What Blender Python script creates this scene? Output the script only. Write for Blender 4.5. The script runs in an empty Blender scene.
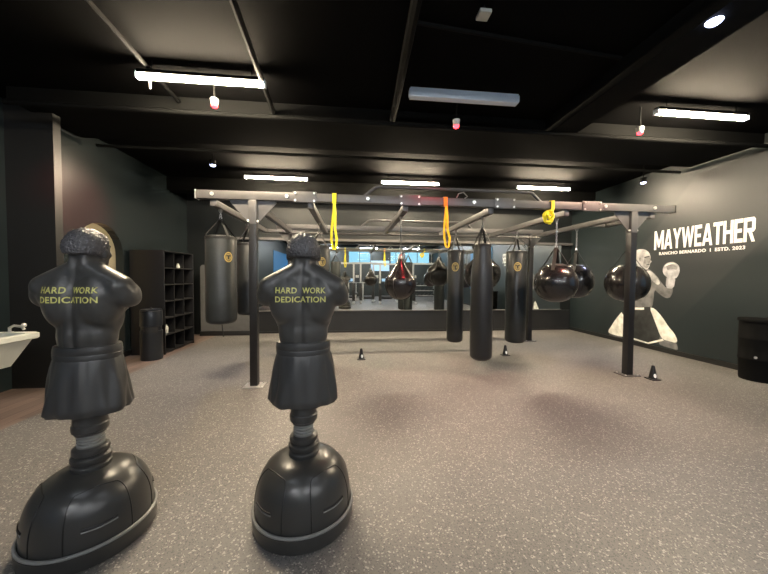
import bpy, bmesh, math, random
from mathutils import Vector, Matrix, noise
from mathutils.bvhtree import BVHTree
PI = math.pi
C = bpy.context.scene
COL = C.collection
random.seed(7)

# ---------------------------------------------------------------- camera
cam_d = bpy.data.cameras.new('camera'); cam = bpy.data.objects.new('camera', cam_d); COL.objects.link(cam)
F = 312.0
cam_d.sensor_fit = 'HORIZONTAL'; cam_d.sensor_width = 36; cam_d.lens = 36*F/768; cam_d.clip_start = .05
yaw = math.atan(33/F); pit = math.atan(10/F); rol = 0.006
fw = Vector((math.sin(yaw)*math.cos(pit), math.cos(yaw)*math.cos(pit), -math.sin(pit)))
rt = Vector((math.cos(yaw), -math.sin(yaw), 0)); up = rt.cross(fw)
R_ = rt*math.cos(rol) + up*math.sin(rol); U_ = R_.cross(fw)
m = Matrix((R_, U_, -fw)).transposed().to_4x4(); m.translation = Vector((0, 0, 1.5))
cam.matrix_world = m
C.camera = cam

# ---------------------------------------------------------------- world and exposure
w = bpy.data.worlds.new('world'); C.world = w; w.use_nodes = True
w.node_tree.nodes['Background'].inputs[0].default_value = (.45, .8, 1, 1)
w.node_tree.nodes['Background'].inputs[1].default_value = 1.3
C.view_settings.view_transform = 'Standard'; C.view_settings.look = 'None'
C.view_settings.gamma = 1; C.view_settings.use_curve_mapping = False
C.view_settings.exposure = 0.0
LAMP = 600.0      # radiance of a lit ceiling light
LAMP_NEAR = 36.0      # the row just behind the camera
LAMP_BACK = 240.0

# ---------------------------------------------------------------- materials
def mat(name, col, rough=.5, metal=0., spec=.5, var=0., vscale=8., bump=0., bscale=60., emit=None, estr=0., coat=0.):
    M = bpy.data.materials.new(name); M.use_nodes = True
    nt = M.node_tree; b = nt.nodes['Principled BSDF']
    b.inputs['Base Color'].default_value = (*col, 1); b.inputs['Roughness'].default_value = rough
    b.inputs['Metallic'].default_value = metal; b.inputs['Specular IOR Level'].default_value = spec
    b.inputs['Coat Weight'].default_value = coat
    if emit: b.inputs['Emission Color'].default_value = (*emit, 1); b.inputs['Emission Strength'].default_value = estr
    tc = nt.nodes.new('ShaderNodeTexCoord')
    if var:
        n = nt.nodes.new('ShaderNodeTexNoise'); n.inputs['Scale'].default_value = vscale; n.inputs['Detail'].default_value = 5
        nt.links.new(tc.outputs['Object'], n.inputs['Vector'])
        r = nt.nodes.new('ShaderNodeValToRGB')
        r.color_ramp.elements[0].position = .3; r.color_ramp.elements[1].position = .7
        r.color_ramp.elements[0].color = tuple(c*(1-var) for c in col)+(1,)
        r.color_ramp.elements[1].color = tuple(min(1, c*(1+var)) for c in col)+(1,)
        nt.links.new(n.outputs['Fac'], r.inputs['Fac']); nt.links.new(r.outputs['Color'], b.inputs['Base Color'])
    if bump:
        n2 = nt.nodes.new('ShaderNodeTexNoise'); n2.inputs['Scale'].default_value = bscale; n2.inputs['Detail'].default_value = 3
        nt.links.new(tc.outputs['Object'], n2.inputs['Vector'])
        bp = nt.nodes.new('ShaderNodeBump'); bp.inputs['Strength'].default_value = bump; bp.inputs['Distance'].default_value = .01
        nt.links.new(n2.outputs['Fac'], bp.inputs['Height']); nt.links.new(bp.outputs['Normal'], b.inputs['Normal'])
    return M

M_wall = mat('dark_wall_paint', (.013, .0205, .0225), .42, var=.12, vscale=3, bump=.08, bscale=25)
M_wall_gloss = mat('glossy_dark_wall_paint', (.014, .020, .022), .27, var=.12, vscale=3, bump=.15, bscale=6)
M_wall_back = mat('matte_black_wall_paint', (.0065, .0085, .009), .55, spec=.3, var=.12, vscale=3)
M_ceil = mat('black_ceiling_paint', (.0026, .0026, .0027), .85, spec=.04, var=.2, vscale=2)
M_ceil2 = mat('black_duct_paint', (.0035, .0037, .0036), .8, spec=.08, var=.15, vscale=3)
M_base = mat('black_baseboard', (.012, .012, .012), .4)
M_panel = mat('black_wall_panel', (.014, .015, .017), .35, var=.1)
M_mirror = mat('mirror_glass', (.80, .84, .83), .015, metal=1.)
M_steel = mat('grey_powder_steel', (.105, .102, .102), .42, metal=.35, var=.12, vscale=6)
M_post = mat('dark_powder_steel', (.016, .016, .017), .38, metal=.2)
M_bright = mat('bright_zinc', (.75, .74, .72), .3, metal=.8)
M_chrome = mat('chain_steel', (.42, .42, .42), .3, metal=.9)
M_vinyl = mat('black_vinyl', (.013, .0155, .0165), .36, var=.15, vscale=9, bump=.12, bscale=40)
M_vinyl2 = mat('worn_black_vinyl', (.020, .023, .024), .42, var=.25, vscale=7, bump=.15, bscale=30)
M_leather = mat('glossy_black_leather', (.015, .014, .014), .24, var=.1, bump=.05, bscale=30, coat=.2)
M_red_leather = mat('glossy_dark_red_leather', (.35, .008, .012), .25, coat=.2)
M_strap = mat('black_webbing', (.016, .016, .016), .6)
M_gold = mat('gold_print', (.55, .40, .12), .45)
M_gold2 = mat('dull_gold_print', (.30, .23, .08), .5)
M_yellow = mat('yellow_webbing', (.92, .78, .02), .6, var=.1, vscale=30)
M_orange = mat('orange_yellow_webbing', (.85, .33, .015), .6, var=.1, vscale=30)
M_body = mat('dummy_vinyl', (.046, .045, .043), .36, var=.12, vscale=5, bump=.06, bscale=35)
M_short = mat('dummy_shorts_vinyl', (.034, .034, .034), .40, var=.12, vscale=6)
M_hair = mat('dummy_hair_vinyl', (.062, .060, .064), .36, bump=.9, bscale=70)
M_basep = mat('base_plastic', (.034, .034, .033), .30, var=.1, vscale=3)
M_groove = mat('base_seam', (.008, .008, .008), .5)
M_lip = mat('base_glint_and_thread', (.20, .20, .195), .35)  # pale: lip and slot highlights put into the colour; also the thread rings
M_text = mat('yellow_print', (.56, .54, .17), .6, var=.3, vscale=40)
M_white = mat('white_print', (.80, .81, .80), .6)
M_plas_w = mat('white_plastic', (.50, .52, .48), .4, var=.05)
M_cream = mat('cream_wall_paint', (.55, .50, .36), .7, var=.05)
M_shelf = mat('black_laminate', (.010, .010, .011), .35)
M_matte = mat('matte_black_plastic', (.004, .004, .004), .8, spec=.1)
M_bin = mat('black_bin_metal', (.022, .025, .030), .28, metal=.5)
M_board = mat('grey_board', (.10, .10, .10), .5, var=.1)
M_lit = mat('lit_diffuser', (.9, .9, .85), .5, emit=(1, .82, .58), estr=LAMP)
M_litn = mat('lit_diffuser_near', (.9, .9, .85), .5, emit=(.85, .92, 1), estr=LAMP_NEAR)
M_litb = mat('lit_diffuser_back', (.9, .9, .85), .5, emit=(.95, .97, 1), estr=LAMP_BACK)
M_unlit = mat('unlit_diffuser', (.62, .72, .85), .45)
M_red_lens = mat('red_lens', (.8, .02, .02), .4, emit=(1, .02, .03), estr=14)
M_cool_lens = mat('cool_lens', (.8, .8, 1), .4, emit=(.55, .62, 1), estr=25)
M_dskin = mat('mural_skin_grey', (.42, .42, .42), .6, var=.45, vscale=7)
M_dskin2 = mat('mural_skin_dark_grey', (.15, .15, .15), .6, var=.5, vscale=6)
M_dface = mat('mural_face_grey', (.22, .22, .22), .6, var=.5, vscale=12)
M_mwhite = mat('mural_white', (.85, .84, .74), .6, var=.25, vscale=9)
M_mblack = mat('mural_black', (.022, .024, .024), .6, var=.5, vscale=8)
M_mglove = mat('mural_glove_grey', (.36, .36, .38), .6, var=.4, vscale=10)
M_frame_w = mat('pale_frame_steel', (.55, .55, .55), .35, metal=.3)
M_pad = mat('black_pad', (.02, .02, .022), .5)
M_blue = mat('blue_daylight_tint', (.05, .22, .50), .6)  # cool daylight on the walls put into a blue colour
M_screen = mat('pale_blue_screen', (.3, .45, .6), .4, emit=(.25, .45, .7), estr=.6)
M_glass = mat('window_glass', (.8, .95, 1), .02)
M_glass.node_tree.nodes['Principled BSDF'].inputs['Transmission Weight'].default_value = 1

def floor_rubber():
    M = bpy.data.materials.new('speckled_rubber'); M.use_nodes = True; nt = M.node_tree; b = nt.nodes['Principled BSDF']
    L = nt.links.new
    tc = nt.nodes.new('ShaderNodeTexCoord')
    def vor(scale, thr, soft):
        v = nt.nodes.new('ShaderNodeTexVoronoi'); v.inputs['Scale'].default_value = scale
        L(tc.outputs['Object'], v.inputs['Vector'])
        s = nt.nodes.new('ShaderNodeSeparateColor'); L(v.outputs['Color'], s.inputs[0])
        r = nt.nodes.new('ShaderNodeMapRange'); r.inputs[1].default_value = thr; r.inputs[2].default_value = thr+soft
        L(s.outputs[0], r.inputs[0]); return r, s
    n = nt.nodes.new('ShaderNodeTexNoise'); n.inputs['Scale'].default_value = 1.2; n.inputs['Detail'].default_value = 6
    L(tc.outputs['Object'], n.inputs['Vector'])
    ramp = nt.nodes.new('ShaderNodeValToRGB'); e = ramp.color_ramp.elements
    e[0].position = .3; e[0].color = (.125, .118, .114, 1); e[1].position = .72; e[1].color = (.155, .146, .140, 1)
    L(n.outputs['Fac'], ramp.inputs[0])
    r1, s1 = vor(110, .88, .04)
    m1 = nt.nodes.new('ShaderNodeMix'); m1.data_type = 'RGBA'; m1.inputs['B'].default_value = (.34, .325, .295, 1)
    L(r1.outputs[0], m1.inputs['Factor']); L(ramp.outputs[0], m1.inputs['A'])
    r2, s2 = vor(160, .80, .05)
    m2 = nt.nodes.new('ShaderNodeMix'); m2.data_type = 'RGBA'; m2.inputs['B'].default_value = (.075, .074, .074, 1)
    L(r2.outputs[0], m2.inputs['Factor']); L(m1.outputs['Result'], m2.inputs['A'])
    L(m2.outputs['Result'], b.inputs['Base Color'])
    b.inputs['Roughness'].default_value = .5; b.inputs['Specular IOR Level'].default_value = .5
    bp = nt.nodes.new('ShaderNodeBump'); bp.inputs['Strength'].default_value = .25; bp.inputs['Distance'].default_value = .004
    L(s1.outputs[1], bp.inputs['Height']); L(bp.outputs[0], b.inputs['Normal'])
    return M
M_rubber = floor_rubber()
def floor_wood():
    M = bpy.data.materials.new('brown_planks'); M.use_nodes = True; nt = M.node_tree; b = nt.nodes['Principled BSDF']; L = nt.links.new
    tc = nt.nodes.new('ShaderNodeTexCoord'); mp = nt.nodes.new('ShaderNodeMapping'); mp.inputs['Rotation'].default_value = (0, 0, PI/2)
    L(tc.outputs['Object'], mp.inputs[0])
    br = nt.nodes.new('ShaderNodeTexBrick'); br.inputs['Scale'].default_value = 1; br.inputs['Brick Width'].default_value = 1.2
    br.inputs['Row Height'].default_value = .15; br.inputs['Mortar Size'].default_value = .003
    br.inputs['Color1'].default_value = (.17, .125, .105, 1); br.inputs['Color2'].default_value = (.105, .078, .068, 1); br.inputs['Mortar'].default_value = (.03, .02, .02, 1)
    L(mp.outputs[0], br.inputs[0])
    mp2 = nt.nodes.new('ShaderNodeMapping'); mp2.inputs['Scale'].default_value = (30, 1.5, 1); L(tc.outputs['Object'], mp2.inputs[0])
    n = nt.nodes.new('ShaderNodeTexNoise'); n.inputs['Scale'].default_value = 1.5; n.inputs['Detail'].default_value = 6; L(mp2.outputs[0], n.inputs[0])
    mx = nt.nodes.new('ShaderNodeMix'); mx.data_type = 'RGBA'; mx.blend_type = 'OVERLAY'; mx.inputs['Factor'].default_value = .6
    L(br.outputs[0], mx.inputs['A']); L(n.outputs['Fac'], mx.inputs['B']); L(mx.outputs['Result'], b.inputs['Base Color'])
    b.inputs['Roughness'].default_value = .42
    return M
M_wood = floor_wood()
def right_wall_mat():
    # painted slanted lighter grey band behind the lettering (a wall graphic)
    M = bpy.data.materials.new('dark_wall_with_grey_band'); M.use_nodes = True; nt = M.node_tree; b = nt.nodes['Principled BSDF']; L = nt.links.new
    g = nt.nodes.new('ShaderNodeNewGeometry'); s = nt.nodes.new('ShaderNodeSeparateXYZ'); L(g.outputs['Position'], s.inputs[0])
    def math_(op, a, bb):
        n = nt.nodes.new('ShaderNodeMath'); n.operation = op
        for i, v in enumerate((a, bb)):
            if isinstance(v, (int, float)): n.inputs[i].default_value = v
            else: L(v, n.inputs[i])
        return n.outputs[0]
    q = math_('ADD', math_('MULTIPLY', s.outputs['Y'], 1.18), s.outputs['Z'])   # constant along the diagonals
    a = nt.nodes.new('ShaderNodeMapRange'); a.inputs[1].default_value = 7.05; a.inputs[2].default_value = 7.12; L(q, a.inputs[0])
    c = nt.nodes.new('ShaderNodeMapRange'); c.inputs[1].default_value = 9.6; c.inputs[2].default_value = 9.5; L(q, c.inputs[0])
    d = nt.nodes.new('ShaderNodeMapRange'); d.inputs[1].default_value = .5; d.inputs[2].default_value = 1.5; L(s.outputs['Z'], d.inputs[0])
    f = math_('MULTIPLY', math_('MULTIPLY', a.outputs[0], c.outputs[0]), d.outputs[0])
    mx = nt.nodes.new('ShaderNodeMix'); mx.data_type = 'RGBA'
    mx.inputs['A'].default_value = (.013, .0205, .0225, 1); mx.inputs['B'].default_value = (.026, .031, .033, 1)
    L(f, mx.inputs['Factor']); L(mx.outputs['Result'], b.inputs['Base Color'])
    b.inputs['Roughness'].default_value = .42
    return M
M_rwall = right_wall_mat()

# ---------------------------------------------------------------- helpers
class MB:
    def __init__(s): s.bm = bmesh.new()
    def box(s, c, d, bev=0., rz=0., M=None):
        r = bmesh.ops.create_cube(s.bm, size=1); vs = r['verts']
        bmesh.ops.scale(s.bm, vec=d, verts=vs)
        if bev:
            es = list({e for v in vs for e in v.link_edges})
            rb = bmesh.ops.bevel(s.bm, geom=es, offset=bev, segments=2, affect='EDGES', profile=.6)
            vs = list({v for f in rb['faces'] for v in f.verts} | {v for v in vs if v.is_valid})
        T = Matrix.Translation(c) @ (M if M is not None else Matrix.Rotation(rz, 4, 'Z'))
        bmesh.ops.transform(s.bm, matrix=T, verts=vs); return s
    def ring_loft(s, rings, cap0=True, cap1=True, closed=False):
        V = [[s.bm.verts.new(p) for p in r] for r in rings]
        n = len(V[0])
        pairs = list(zip(V[:-1], V[1:])) + ([(V[-1], V[0])] if closed else [])
        for A, B in pairs:
            for i in range(n):
                try: s.bm.faces.new((A[i], A[(i+1) % n], B[(i+1) % n], B[i]))
                except ValueError: pass
        if not closed:
            if cap0: s.bm.faces.new(V[0][::-1])
            if cap1: s.bm.faces.new(V[-1])
        return s
    def lathe(s, prof, c=(0, 0, 0), n=32, sx=1, sy=1):
        rings = [[(c[0]+max(r, .0005)*sx*math.cos(2*PI*i/n), c[1]+max(r, .0005)*sy*math.sin(2*PI*i/n), c[2]+z) for i in range(n)] for r, z in prof]
        return s.ring_loft(rings)
    def cyl(s, a, b, r0, r1=None, n=16):
        r1 = r0 if r1 is None else r1
        a = Vector(a); b = Vector(b); d = (b-a).normalized()
        t = Vector((0, 0, 1)) if abs(d.z) < .9 else Vector((1, 0, 0)); x = d.cross(t).normalized(); y = d.cross(x)
        return s.ring_loft([[p+(x*math.cos(2*PI*i/n)+y*math.sin(2*PI*i/n))*r for i in range(n)] for p, r in ((a, r0), (b, r1))])
    def tube(s, pts, r, n=8, closed=False):
        pts = [Vector(p) for p in pts]; N = len(pts); rings = []; px = None
        for i, p in enumerate(pts):
            if closed: d = pts[(i+1) % N]-pts[i-1]
            else: d = pts[min(i+1, N-1)]-pts[max(i-1, 0)]
            d.normalize()
            if px is None:
                t = Vector((0, 0, 1)) if abs(d.z) < .9 else Vector((1, 0, 0)); x = d.cross(t).normalized()
            else: x = (px - d*px.dot(d)).normalized()
            px = x; y = d.cross(x)
            rings.append([p+(x*math.cos(2*PI*k/n)+y*math.sin(2*PI*k/n))*r for k in range(n)])
        return s.ring_loft(rings, closed=closed)
    def strap(s, pts, wdir, wd, th):
        # flat band along pts, width along wdir
        wdir = Vector(wdir).normalized(); pts = [Vector(p) for p in pts]; rings = []
        for i, p in enumerate(pts):
            d = (pts[min(i+1, len(pts)-1)]-pts[max(i-1, 0)]).normalized(); nn = d.cross(wdir).normalized()
            rings.append([p+wdir*wd/2*a+nn*th/2*b for a, b in ((-1, -1), (1, -1), (1, 1), (-1, 1))])
        return s.ring_loft(rings)
    def link(s, c, R=.016, r=.0045, L=.012, rz=0.):
        pts = []
        for i in range(14):
            a = 2*PI*i/14; x = R*.7*math.cos(a); z = R*math.sin(a)+(L if math.sin(a) > 0 else -L)*.6
            pts.append((c[0]+x*math.cos(rz), c[1]+x*math.sin(rz), c[2]+z))
        return s.tube(pts, r, 6, closed=True)
    def sphere(s, c, rx, ry=None, rz=None, n=20, M=None):
        ry = rx if ry is None else ry; rz = rx if rz is None else rz
        r = bmesh.ops.create_uvsphere(s.bm, u_segments=n, v_segments=max(6, n*2//3), radius=1)
        T = Matrix.Translation(c) @ (M if M is not None else Matrix()) @ Matrix.Diagonal((rx, ry, rz, 1))
        bmesh.ops.transform(s.bm, matrix=T, verts=r['verts']); return s
    def poly_prism(s, pts, f, th):
        # pts 2d; f(u,v,w)->3d
        A = [s.bm.verts.new(f(u, v, 0)) for u, v in pts]; B = [s.bm.verts.new(f(u, v, th)) for u, v in pts]
        n = len(pts)
        s.bm.faces.new(A); s.bm.faces.new(B[::-1])
        for i in range(n): s.bm.faces.new((A[i], B[i], B[(i+1) % n], A[(i+1) % n]))
        return s
    def build(s, name, material, parent=None, smooth=True, ang=35):
        bmesh.ops.recalc_face_normals(s.bm, faces=s.bm.faces[:])
        me = bpy.data.meshes.new(name); s.bm.to_mesh(me); s.bm.free()
        me.materials.append(material)
        if smooth:
            me.shade_smooth()
            me.set_sharp_from_angle(angle=math.radians(ang))
        o = bpy.data.objects.new(name, me); COL.objects.link(o)
        if parent: o.parent = parent
        return o
def thing(name, label, cat, loc=(0, 0, 0), rz=0., group=None):
    o = bpy.data.objects.new(name, None); COL.objects.link(o); o.empty_display_size = .1
    o.location = loc; o.rotation_euler = (0, 0, rz); return tag(o, label, cat, group)
def tag(o, label, cat, group=None, kind=None):
    o['label'] = label; o['category'] = cat
    if group: o['group'] = group
    if kind: o['kind'] = kind
    return o
def struct(o, label=None):
    o['kind'] = 'structure'
    if label: o['label'] = label
    return o
def dup(root, loc, rz=None, label=None):
    def cp(o, par):
        c = o.copy(); COL.objects.link(c); c.parent = par
        for ch in [x for x in bpy.data.objects if x.parent == o]: cp(ch, c)
        return c
    r = cp(root, None); r.location = loc
    if rz is not None: r.rotation_euler = (0, 0, rz)
    if label: r['label'] = label
    return r
def text_mesh(txt, width, height, bold=0., extrude=0., spacing=1.):
    cu = bpy.data.curves.new('t', 'FONT'); cu.body = txt; cu.offset = bold; cu.extrude = extrude; cu.space_character = spacing
    cu.resolution_u = 4
    ob = bpy.data.objects.new('t', cu); COL.objects.link(ob)
    dg = bpy.context.evaluated_depsgraph_get(); me = bpy.data.meshes.new_from_object(ob.evaluated_get(dg))
    bpy.data.objects.remove(ob); bpy.data.curves.remove(cu)
    xs = [v.co.x for v in me.vertices]; ys = [v.co.y for v in me.vertices]
    x0, x1, y0, y1 = min(xs), max(xs), min(ys), max(ys)
    for v in me.vertices:
        v.co.x = (v.co.x-x0)/(x1-x0)*width; v.co.y = (v.co.y-y0)/(y1-y0)*height
    return me
def evaluated_mesh(ob):
    dg = bpy.context.evaluated_depsgraph_get(); dg.update()
    return bpy.data.meshes.new_from_object(ob.evaluated_get(dg))

# ================================================================ THE ROOM
XL, XR, YB, YF, H = -4.15, 6.35, 8.45, -7.0, 3.75
def boxobj(name, lo, hi, material, label=None, parent=None, bev=0.):
    lo = Vector(lo); hi = Vector(hi)
    o = MB().box((lo+hi)/2, hi-lo, bev).build(name, material, parent, smooth=bev > 0)
    if parent is None: struct(o, label)
    return o
boxobj('floor', (-3.36, YF-.2, -.12), (XR+.2, YB+.2, 0), M_rubber, 'speckled grey rubber gym floor')
wf = boxobj('floor_wood', (-4.75, YF-.2, -.12), (-3.36, YB+.2, 0), M_wood, 'brown wood plank strip of floor along the left wall')
boxobj('ceiling', (-5.9, YF-.2, H), (XR+.2, YB+.2, H+.15), M_ceil, 'black painted ceiling')
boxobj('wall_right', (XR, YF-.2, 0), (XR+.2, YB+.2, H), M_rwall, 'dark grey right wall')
boxobj('wall_back', (-4.5, YB+.015, 0), (XR, YB+.2, H), M_wall_back, 'dark back wall behind the mirror')
# left wall with arched opening
def left_wall():
    mb = MB(); bm = mb.bm
    ya, yb, zs = 5.20, 6.20, 1.87; yc = (ya+yb)/2; r = (yb-ya)/2
    arc = [(yc+r*math.cos(PI*k/16), zs+r*math.sin(PI*k/16)) for k in range(17)]  # from yb to ya
    outl = [(4.6, 0), (ya, 0), (ya, zs)]
    def quad(p, q, r_, s_):
        for x in (XL, XL-.13):
            bm.faces.new([bm.verts.new((x, a, b)) for a, b in (p, q, r_, s_)])
    quad((4.6, 0), (ya, 0), (ya, H), (4.6, H)); quad((yb, 0), (YB+.02, 0), (YB+.02, H), (yb, H))
    for k in range(16):
        a, b = arc[k], arc[k+1]
        quad(a, b, (b[0], H), (a[0], H))
    path = [(yb, 0)]+arc+[(ya, 0)]
    for a, b in zip(path[:-1], path[1:]):
        bm.faces.new([bm.verts.new(p) for p in ((XL, *a), (XL, *b), (XL-.13, *b), (XL-.13, *a))])
    bmesh.ops.remove_doubles(bm, verts=bm.verts[:], dist=.0005)
    return mb
o = struct(left_wall().build('wall_left', M_wall_gloss, smooth=False), 'dark left wall with arched opening')
boxobj('wall_corridor', (-5.9, 4.6, 0), (-5.7, YB+.1, H), M_cream, 'cream wall seen through the arched opening')
boxobj('wall_corridor_end', (-5.7, 6.32, 0), (-4.29, 6.45, H), M_cream, 'cream end wall of the passage behind the arch')
boxobj('wall_corridor_near', (-5.9, 4.35, 0), (-4.75, 4.6, H), M_cream, 'near end wall of the passage behind the arch')
boxobj('floor_corridor', (-5.9, 4.6, -.12), (-4.75, YB, -.001), M_wood, 'passage floor behind the arch')
boxobj('wall_column', (-4.75, 4.55, 0), (-3.86, 4.66, H), M_base, 'dark wall pillar behind the white sink')
boxobj('wall_left_near', (-4.65, YF-.2, 0), (-4.43, 4.55, H), M_wall, 'dark left wall behind the sink')
# rear wall with windows (seen in the mirror)
wins = [(3.0, 3.9), (4.15, 6.1), (-.2, 1.5)]
wz0, wz1 = 2.5, 3.45
xs = sorted(wins)
mbw = MB(); cur = -5.0
for a, b in xs:
    mbw.box(((cur+a)/2, YF-.1, H/2), (a-cur, .2, H)); mbw.box(((a+b)/2, YF-.1, wz0/2), (b-a, .2, wz0)); mbw.box(((a+b)/2, YF-.1, (wz1+H)/2), (b-a, .2, H-wz1)); cur = b
mbw.box(((cur+XR)/2, YF-.1, H/2), (XR-cur, .2, H))
struct(mbw.build('wall_front', M_wall, smooth=False), 'dark wall with high windows reflected in the mirror')
for i, (a, b) in enumerate(xs):
    fr = MB(); cx = (a+b)/2; t = .04
    for x in (a+t/2, cx, b-t/2): fr.box((x, YF-.08, (wz0+wz1)/2), (t, .06, wz1-wz0))
    for z in (wz0+t/2, wz1-t/2): fr.box((cx, YF-.08, z), (b-a, .06, t))
    fo = struct(fr.build('window_%d' % (i+1), M_post, smooth=False), 'daylit high window seen in the mirror')
    MB().box((cx, YF-.08, (wz0+wz1)/2), (b-a-.08, .01, wz1-wz0-.08)).build('pane', M_glass, fo, smooth=False)
# baseboards
boxobj('baseboard_right', (XR-.015, YF, 0), (XR, YB, .09), M_base)
boxobj('baseboard_back', (-2.42, YB-.03, 0), (XR-.02, YB-.018, .05), M_base)
boxobj('baseboard_left', (XL, 6.12, 0), (XL+.015, YB, .10), M_base)
# kick panel under the mirror and ledge over it
boxobj('trim_1', (-2.42, YB-.018, 0), (XR-.02, YB+.015, .575), M_panel, 'black panelled band under the mirror')
boxobj('trim_2', (-2.42, YB-.05, .575), (XR-.30, YB+.015, .598), M_steel, 'thin metal ledge under the mirror')
boxobj('trim_3', (-3.6, YB-.12, 2.44), (XR-.05, YB+.015, 2.50), M_steel, 'metal ledge over the mirror')
mir = boxobj('wall_mirror', (-2.40, YB-.012, .598), (6.03, YB+.012, 2.44), M_mirror)
del mir['kind']; tag(mir, 'long wall mirror along the back wall reflecting the gym', 'mirror')
# ceiling structure
boxobj('trim_4', (2.75, -1, 3.52), (3.12, 4.25, H), M_ceil2, 'black ceiling beam running away from the camera')
boxobj('trim_5', (-4.1, 4.25, 3.60), (XR, 5.3, H), M_ceil2, 'wide black ceiling soffit across the room')
boxobj('trim_6', (XL, 7.6, 3.45), (XR, 7.9, H), M_ceil2, 'black ceiling beam near the back wall')
def pipe(name, pts, r, label, cat):
    return tag(MB().tube(pts, r, 8).build(name, M_ceil2), label, cat)
pipe('ceiling_pipe', [(-2.05, 2.0, 3.68), (-2.15, 4.23, 3.68)], .022, 'thin dark conduit on the ceiling left of the near left light', 'pipe')
pipe('ceiling_pipe', [(-.85, 1.5, 3.62), (-1.0, 4.23, 3.62)], .03, 'black pipe on the ceiling right of the near left light', 'pipe')
pipe('ceiling_pipe', [(.45, 1.0, 3.62), (.55, 4.23, 3.62)], .045, 'thick black pipe left of the unlit ceiling light', 'pipe')
pipe('ceiling_conduit', [(.55, 2.75, 3.72), (2.7, 2.95, 3.72)], .018, 'thin conduit crossing the ceiling by the white sensor', 'pipe')
pipe('cross_pipe', [(-4.0, 4.12, 3.50), (6.3, 4.12, 3.50)], .03, 'long black pipe crossing the ceiling behind the near lights', 'pipe')
pipe('cross_pipe', [(-4.0, 5.45, 3.55), (6.3, 5.45, 3.55)], .025, 'long black pipe crossing the ceiling behind the soffit', 'pipe')

# ================================================================ CEILING LIGHTS
def light_fixture(name, label, loc, lit, group=None):
    # world Z of the diffuser underside is about 3.56
    t = thing(name, label, 'ceiling light', loc, 0, group)
    MB().box((0, 0, .045), (1.28, .07, .035), .004).build('housing', M_ceil2 if lit else M_unlit, t)
    dm = {0: M_unlit, 1: M_lit, 2: M_litb, 3: M_litn}[lit]
    if lit:
        MB().box((0, 0, .005), (1.25, .062, .045), .012).build('diffuser', dm, t)
    else:
        MB().box((0, 0, -.005), (1.28, .085, .075), .003).build('diffuser', dm, t)
    for sgn in (-1, 1):
        MB().box((sgn*.645, 0, .01), (.012, .075, .07), .004).build('end_cap', M_unlit, t)
        MB().cyl((sgn*.5, 0, .06), (sgn*.5, 0, H-loc[2]+.001), .004, n=6).build('hanger', M_ceil2, t)
    return t
LX = (-1.58, 1.30, 4.44)
G = 'linear ceiling lights'
front_l = light_fixture('linear_ceiling_light', 'lit linear ceiling light above and between the two dummies, nearest on the left', (-1.58, 3.58, 3.58), 1, G)
MB().cyl((-.52, 0, -.12), (-.52, 0, -.02), .008, n=8).build('pull_cord', M_plas_w, front_l)
light_fixture('linear_ceiling_light', 'unlit pale blue linear ceiling light in the centre', (LX[1], 3.56, 3.58), 0, G)
light_fixture('linear_ceiling_light', 'lit linear ceiling light nearest on the right', (LX[2], 3.60, 3.58), 1, G)
for x, nm in zip(LX, ('far lit linear ceiling light above the left end of the rig', 'far lit linear ceiling light above the middle of the rig', 'far lit linear ceiling light above the right of the rig')):
    light_fixture('linear_ceiling_light', nm, (x, 6.9, 3.58), 1, G)
for y in (.25, -2.9, -6.0):
    for x, s in zip(LX, ('left', 'middle', 'right')):
        light_fixture('linear_ceiling_light', 'linear ceiling light behind the camera, %s one of the %s row' % (s, {.25: 'first', -2.9: 'second', -6.0: 'third'}[y]), (x, y, 3.58), 3 if y > 0 else 2, G)

# coloured spotlights
def add_spot(parent, energy, col, target, size=1.6, r=.03):
    ld = bpy.data.lights.new('lamp', 'SPOT'); ld.energy = energy; ld.color = col; ld.spot_size = size; ld.spot_blend = 1; ld.shadow_soft_size = r
    lo = bpy.data.objects.new('lamp', ld); COL.objects.link(lo); lo.parent = parent
    lo.location = (0, 0, -.07)
    lo.rotation_euler = (Vector(target)-Vector(parent.location)-Vector((0, 0, -.07))).to_track_quat('-Z', 'Y').to_euler()
def red_spot(label, loc, target, e, size=1.6):
    t = thing('red_spotlight', label, 'spotlight', loc, 0, 'small red spotlights')
    MB().cyl((0, 0, 0), (0, 0, .07), .035, .045, 16).build('housing', M_plas_w, t)
    MB().lathe([(.0, -.028), (.02, -.025), (.033, -.012), (.035, 0), (.0, 0)], n=16).build('lens', M_red_lens, t)
    MB().cyl((0, 0, .07), (0, 0, H-loc[2]+.001), .010, n=8).build('stem', M_ceil2, t)
    add_spot(t, e, (1, .05, .06), target, size)
red_spot('small white spotlight with a red lens under the near left ceiling light', (-1.55, 3.80, 3.44), (-4.15, 5.2, 2.60), 1500, .48)
red_spot('small dark spotlight glowing red under the unlit ceiling light', (1.28, 3.78, 3.36), (.75, 4.25, 0), 110)
red_spot('small spotlight with a red lens left of the near right ceiling light', (3.78, 3.80, 3.42), (2.9, 4.35, 0), 110)
def cool_spot(label, loc, target, e, rad=.05):
    t = thing('cool_spotlight', label, 'spotlight', loc, 0, 'small cool white spotlights')
    MB().cyl((0, 0, 0), (0, 0, .09), .05, .055, 16).build('housing', M_ceil2, t)
    MB().lathe([(.0, -.02), (rad*.7, -.014), (rad*.9, 0), (.0, 0)], n=16).build('lens', M_cool_lens, t)
    MB().cyl((0, 0, .09), (0, 0, H-loc[2]+.001), .010, n=8).build('stem', M_ceil2, t)
    add_spot(t, e, (.62, .66, 1), target, 1.2)
cool_spot('small cool white spotlight left of the rig, far on the ceiling', (-2.55, 6.15, 3.55), (-2.6, 5.2, 0), 140)
cool_spot('small cool white spotlight over the wall lettering', (5.70, 5.62, 3.38), (4.3, 6.0, 0), 160)
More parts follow.
